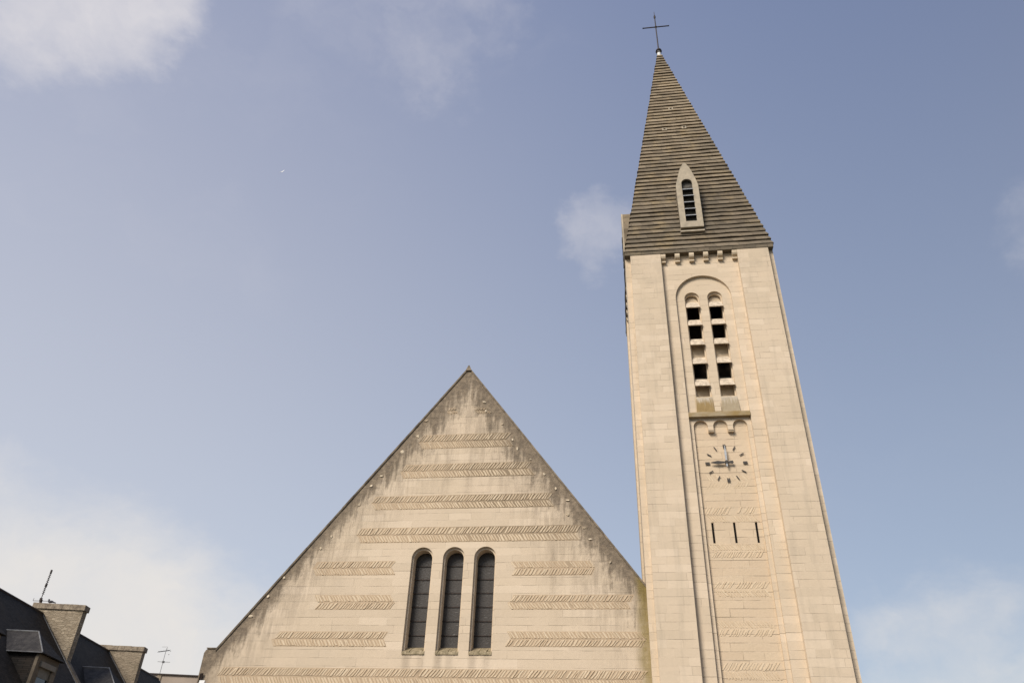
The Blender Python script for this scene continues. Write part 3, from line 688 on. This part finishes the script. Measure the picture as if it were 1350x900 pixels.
# ------------------------------------------------------------------ row of houses on the left
AZ = R(11.67); U = Vector((-math.sin(AZ), math.cos(AZ), 0)); V = Vector((math.cos(AZ), math.sin(AZ), 0))
VR = -22.3; HR = 11.0; K = 1.13; VE = -17.95; WALLV = -18.15
def house(label, u0, u1, dormers, chim, vend=None):
    L = u1-u0; o = U*u0+V*VR
    Hs = thing('row_house', label, 'house', (o.x, o.y, 0), AZ, 'row of dark roofed houses')
    ve = VE-VR; wv = WALLV-VR; ze = HR-K*ve
    b = MB(); b.box(-wv+.0, wv, 0.02, L-.02, 0, HR-K*wv-.15)
    b.hexa([(-wv, .02, HR-K*wv-.15), (wv, .02, HR-K*wv-.15), (wv, .30, HR-K*wv-.15), (-wv, .30, HR-K*wv-.15), (-.02, .02, HR-.2), (.02, .02, HR-.2), (.02, .3, HR-.2), (-.02, .3, HR-.2)])
    b.hexa([(-wv, L-.30, HR-K*wv-.15), (wv, L-.30, HR-K*wv-.15), (wv, L-.02, HR-K*wv-.15), (-wv, L-.02, HR-K*wv-.15), (-.02, L-.3, HR-.2), (.02, L-.3, HR-.2), (.02, L-.02, HR-.2), (-.02, L-.02, HR-.2)])
    b.done('wall', 'house', Hs)
    b = MB()
    for s in (-1, 1):
        b.hexa([(0, 0, HR-.14), (s*ve, 0, ze-.14), (s*ve, L, ze-.14), (0, L, HR-.14), (0, 0, HR), (s*ve, 0, ze), (s*ve, L, ze), (0, L, HR)])
    b.done('roof', 'slate', Hs)
    b = MB(); b.tube((0, 0, HR+.0), (0, L, HR+.0), .07, 8); b.done('ridge_capping', 'iron', Hs)
    b = MB(); b.tube((ve+.05, 0, ze-.08), (ve+.05, L, ze-.08), .07, 8); b.done('gutter', 'zinc', Hs)
    # lead flashing up the far verge
    b = MB(); b.hexa([(.1, L-.07, HR-K*.1+.0), (ve, L-.07, ze), (ve, L+.0, ze), (.1, L+.0, HR-K*.1), (.1, L-.07, HR-K*.1+.045), (ve, L-.07, ze+.045), (ve, L, ze+.045), (.1, L, HR-K*.1+.045)]); b.done('verge_flashing', 'zinc', Hs)
    for du in dormers:
        y = du-u0; zr = 8.90; zE = 7.86; hw = 1.12; yE = VE+.0-VR
        xf = yE-.05; xr = 3.25
        # walls: cheeks and stone front
        xw = xf-.16; xb0 = (HR-6.2)/K-.9
        dm = MB()
        yl, yr = y-hw+.13, y+hw-.13
        fr_ = [(xw-.13, xw, yl, yl+.42, 6.0, zE-.302), (xw-.13, xw, yr-.42, yr, 6.0, zE-.302)]
        dm.box(xw-.13, xw, yl, yr, zE-.30, zE-.02)
        do = dm.done('dormer', 'house', Hs)
        for q_ in fr_: b = MB(); b.box(*q_); b.done('jamb', 'house', do)
        for ya in (y-hw+.16, y+hw-.24): b = MB(); b.box(1.7, xw-.13, ya, ya+.08, 6.15, zE-.02); b.done('cheek', 'slate', do)
        b = MB(); b.box(xw-.01, xw+.09, y-hw+.42, y+hw-.42, zE-.50, zE-.28); b.done('roller_blind_box', 'blindbox', do, bevel=.02)
        b = MB(); b.box(xw-.12, xw-.06, y-hw+.56, y+hw-.56, 7.0, zE-.30); b.done('roller_blind', 'shutter', do)
        b = MB(); b.box(xw-.125, xw-.08, y-hw+.56, y+hw-.56, 6.0, 7.0); b.done('window_pane', 'pane', do)
        # hipped roof: two side slopes, front hip
        xB = (HR-zr)/K-.2; t = .05
        def slope(pts, mat, name):
            bb = MB(); nrm = (Vector(pts[1])-Vector(pts[0])).cross(Vector(pts[2])-Vector(pts[0])).normalized()
            if nrm.z < 0: nrm = -nrm
            A = [bb.bm.verts.new(Vector(p)-nrm*t) for p in pts]; B = [bb.bm.verts.new(Vector(p)) for p in pts]
            bb.face(A); bb.face(B)
            for i in range(len(pts)): j = (i+1) % len(pts); bb.face([A[i], A[j], B[j], B[i]])
            return bb.done(name, mat, do)
        xe = (HR-zE)/K-.25
        slope([(xB, y, zr), (xr, y, zr), (xf, y-hw, zE), (xe, y-hw, zE)], 'slate_sunlit', 'roof_slope')
        slope([(xB, y+.002, zr), (xr, y+.002, zr), (xf, y+hw, zE), (xe, y+hw, zE)], 'slate_sunlit', 'roof_slope')
        slope([(xr, y, zr-.002), (xf+.002, y-hw, zE-.002), (xf+.002, y+hw, zE-.002)], 'slate', 'roof_hip')
        b = MB(); b.tube((xB, y, zr+.01), (xr, y, zr+.01), .035, 6); b.tube((xr, y, zr+.01), (xf, y-hw, zE+.01), .03, 6); b.tube((xe, y-hw, zE), (xf, y-hw, zE), .02, 6); b.done('ridge_flashing', 'zinc', do)
        b = MB(); b.box(1.9, xw-.13, y-hw+.25, y+hw-.25, 6.1, zE-.05); b.done('dormer_interior', 'black', do)
    # facade windows
    k = 0; yy = 1.6
    while yy < L-1.4:
        for zf in (1.0, 3.6):
            b = MB(); b.box(wv-.02, wv+.05, yy-.62, yy+.62, zf-.1, zf+1.75); fr = b.done('window', 'carved', Hs)
            b = MB(); b.box(wv+.0, wv+.056, yy-.5, yy+.5, zf, zf+1.6); b.done('pane', 'pane', fr)
            b = MB(); b.box(wv+.0, wv+.07, yy-.03, yy+.03, zf, zf+1.6); b.done('window_bar', 'white', fr)
        yy += 2.6
    if chim:
        mat, top, v0, v1, extra = chim
        xa, xb = v0-VR, v1-VR
        cap = .28
        b = MB(); b.hexa([(xa, L, HR-3.6), (xb, L, HR-3.6), (xb, L+.48, HR-3.6), (xa, L+.48, HR-3.6), (xa, L, top-cap), (xb, L, top-cap), (xb, L+.48, top-cap), (xa, L+.48, top-cap)])
        chm = b.done('chimney', mat, Hs)
        b = MB(); n = 7
        for i in range(n):
            x0 = xa-.07+(xb-xa+.14)*i/n; x1 = xa-.07+(xb-xa+.14)*(i+1)/n; j = random.uniform(-.012, .012)
            b.box(x0, x1-.003, L-.07+j, L+.55, top-cap+.002, top+j)
        b.done('chimney_cap', 'coping2', chm, bevel=.01)
        b = MB(); b.hexa([(-ve, L, 5.0), (ve, L, 5.0), (ve, L+.40, 5.0), (-ve, L+.40, 5.0), (-ve, L, ze+.12), (ve, L, ze+.12), (ve, L+.40, ze+.12), (-ve, L+.40, ze+.12)])
        for s in (-1, 1):
            b.hexa([(0, L, 5.1), (s*(ve+.02), L, 5.1), (s*(ve+.02), L+.40, 5.1), (0, L+.40, 5.1), (0, L, HR+.10), (s*(ve+.02), L, ze+.12), (s*(ve+.02), L+.40, ze+.12), (0, L+.40, HR+.10)])
        b.done('party_wall', 'party', Hs)
    return Hs
M['coping2'] = simple('chimney cap stone', (.17, .135, .10), (.40, .33, .24), 4, bd=.03)
house('nearest dark slate roofed house, with the largest rubble chimney and a dormer', 20.0, 42.55, (25.4, 31.3, 36.62), ('chimney', 11.52, -22.85, -20.25, 0))
house('middle dark slate roofed house, between the two stone chimneys', 43.05, 51.75, (45.0,), ('chimney2', 11.33, -22.9, -20.18, 0))
house('farthest dark slate roofed house of the row, lowest in view beyond the second chimney', 52.25, 61.5, (), None)
# two pots on the first chimney's cap read as small dark stubs; a pigeon sits beside them
def at(u, v, z): p = U*u+V*v; return (p.x, p.y, z)
Pt = thing('chimney_pot', 'short dark stub of a pot on the nearest chimney, left of the aerial', 'chimney pot', at(42.75, -22.70, 11.52), AZ)
b = MB(); b.tube((0, 0, -.02), (0, 0, .17), .075, 12, .065); b.tube((0, 0, .17), (0, 0, .20), .085, 12); b.done('pot', 'iron', Pt)
Bd = thing('pigeon', 'small dark pigeon perched on the cap of the nearest chimney', 'bird', at(42.62, -22.18, 11.52), AZ)
b = MB()
b.blob((0.06, 0, .11), (.15, .065, .07), 0, 2); b.blob((-.06, 0, .20), (.045, .04, .05), 0, 2)
b.tube((-.03, 0, .12), (-.06, 0, .2), .05, 10, .035); b.tube((.15, 0, .10), (.34, 0, .06), .04, 8, .025)
b.tube((-.09, 0, .20), (-.14, 0, .19), .012, 6, .004); b.tube((.02, -.02, .06), (.02, -.02, -.01), .008, 6); b.tube((.02, .02, .06), (.02, .02, -.01), .008, 6)
b.done('body', 'bird_grey', Bd)
# television aerials
A1 = thing('television_aerial', 'tall thin television aerial standing on the nearest chimney', 'aerial', at(42.72, -22.72, 11.3), AZ, 'television aerials')
b = MB(); b.tube((0, 0, -.3), (0, 0, 1.95), .022, 6); b.done('mast', 'iron', A1)
b = MB()
for k in range(13): z = .75+k*.09; b.box(-.02, .02, -.10, .10, z-.010, z+.010)
b.box(-.035, .035, -.04, .04, 1.84, 2.02); b.box(-.04, .04, -.04, .04, 1.10, 1.26); b.done('boom', 'iron', A1)
b = MB(); b.tube((-.38, 0, .36), (.42, 0, .38), .013, 6); b.tube((-.38, 0, .36), (-.38, 0, .50), .01, 6); b.tube((.42, 0, .32), (.42, 0, .44), .01, 6); b.box(-.05, .05, -.05, .05, .34, .52); b.done('crossbar', 'iron', A1)
A2 = thing('television_aerial', 'pale television aerial behind the farthest house roof, right of the second chimney', 'aerial', at(66.3, -24.05, 12.0), AZ, 'television aerials')
b = MB(); b.tube((0, 0, 0), (0, 0, 2.05), .020, 6); b.done('mast', 'antenna', A2)
b = MB(); b.tube((-.42, 0, 1.02), (.55, 0, 1.02), .016, 6); b.box(-.06, .12, -.04, .04, .95, 1.08); b.tube((.1, .0, .9), (.0, -.1, 1.1), .012, 6); b.done('crossbar', 'antenna', A2)
b = MB(); b.tube((-.40, -.5, 1.66), (.14, .4, 1.98), .03, 6); b.tube((-.35, -.1, 2.12), (.05, .0, 2.16), .01, 6); b.tube((.05, 0, 2.16), (.1, 0, 1.9), .01, 6)
for k in range(6): t = k/5; b.tube((-.40+.54*t-.06, -.5+.9*t, 1.60+.32*t), (-.40+.54*t+.06, -.5+.9*t, 1.72+.32*t), .01, 5)
b.tube((.3, .1, 1.85), (.36, .1, 1.9), .02, 6); b.tube((.22, .1, 1.6), (.3, .1, 1.62), .02, 6); b.done('boom', 'antenna', A2)
# building across the far end
Bk = thing('end_building', 'plain beige weathered building wall between the houses and the church gable', 'building', at(66.0, -20, 0), AZ)
b = MB(); b.box(-14, 6, 0, 9, 0, 12.0); b.done('wall', 'plaster', Bk)
b = MB(); b.box(-14.1, 6.1, -.10, 9.1, 12.002, 12.10); b.done('roof_edge', 'iron', Bk)
b = MB(); b.box(-4.05, -3.75, -.06, .3, 0, 11.99); b.done('wall_pier', 'chimney2', Bk)
# gull high over the square
Gu = thing('seagull', 'tiny white seagull gliding in the open sky left of the gable', 'bird', (-51.4, 79.5, 90.6), 0)
b = MB(); b.blob((0, 0, 0), (.07, .22, .06), 0, 2); b.tube((0, .18, 0), (0, .34, 0), .04, 6, .01); b.blob((0, -.22, .02), (.045, .05, .045), 0, 1); gb = b.done('body', 'bird_white', Gu)
b = MB()
for s in (-1, 1):
    pts = [(0, -.09), (.25, -.13), (.55, -.02), (.30, .03), (0, .08)]
    A = [b.bm.verts.new((s*x, y, .02+.10*math.sin(min(x, .5)*3.1)+.012)) for x, y in pts]; B2 = [b.bm.verts.new((s*x, y, .02+.10*math.sin(min(x, .5)*3.1)-.012)) for x, y in pts]
    b.face(A); b.face(B2)
    for i in range(5): j = (i+1) % 5; b.face([A[i], A[j], B2[j], B2[i]])
b.done('wings', 'bird_white', Gu)
Gu.rotation_euler = (R(60), R(-45), R(20))
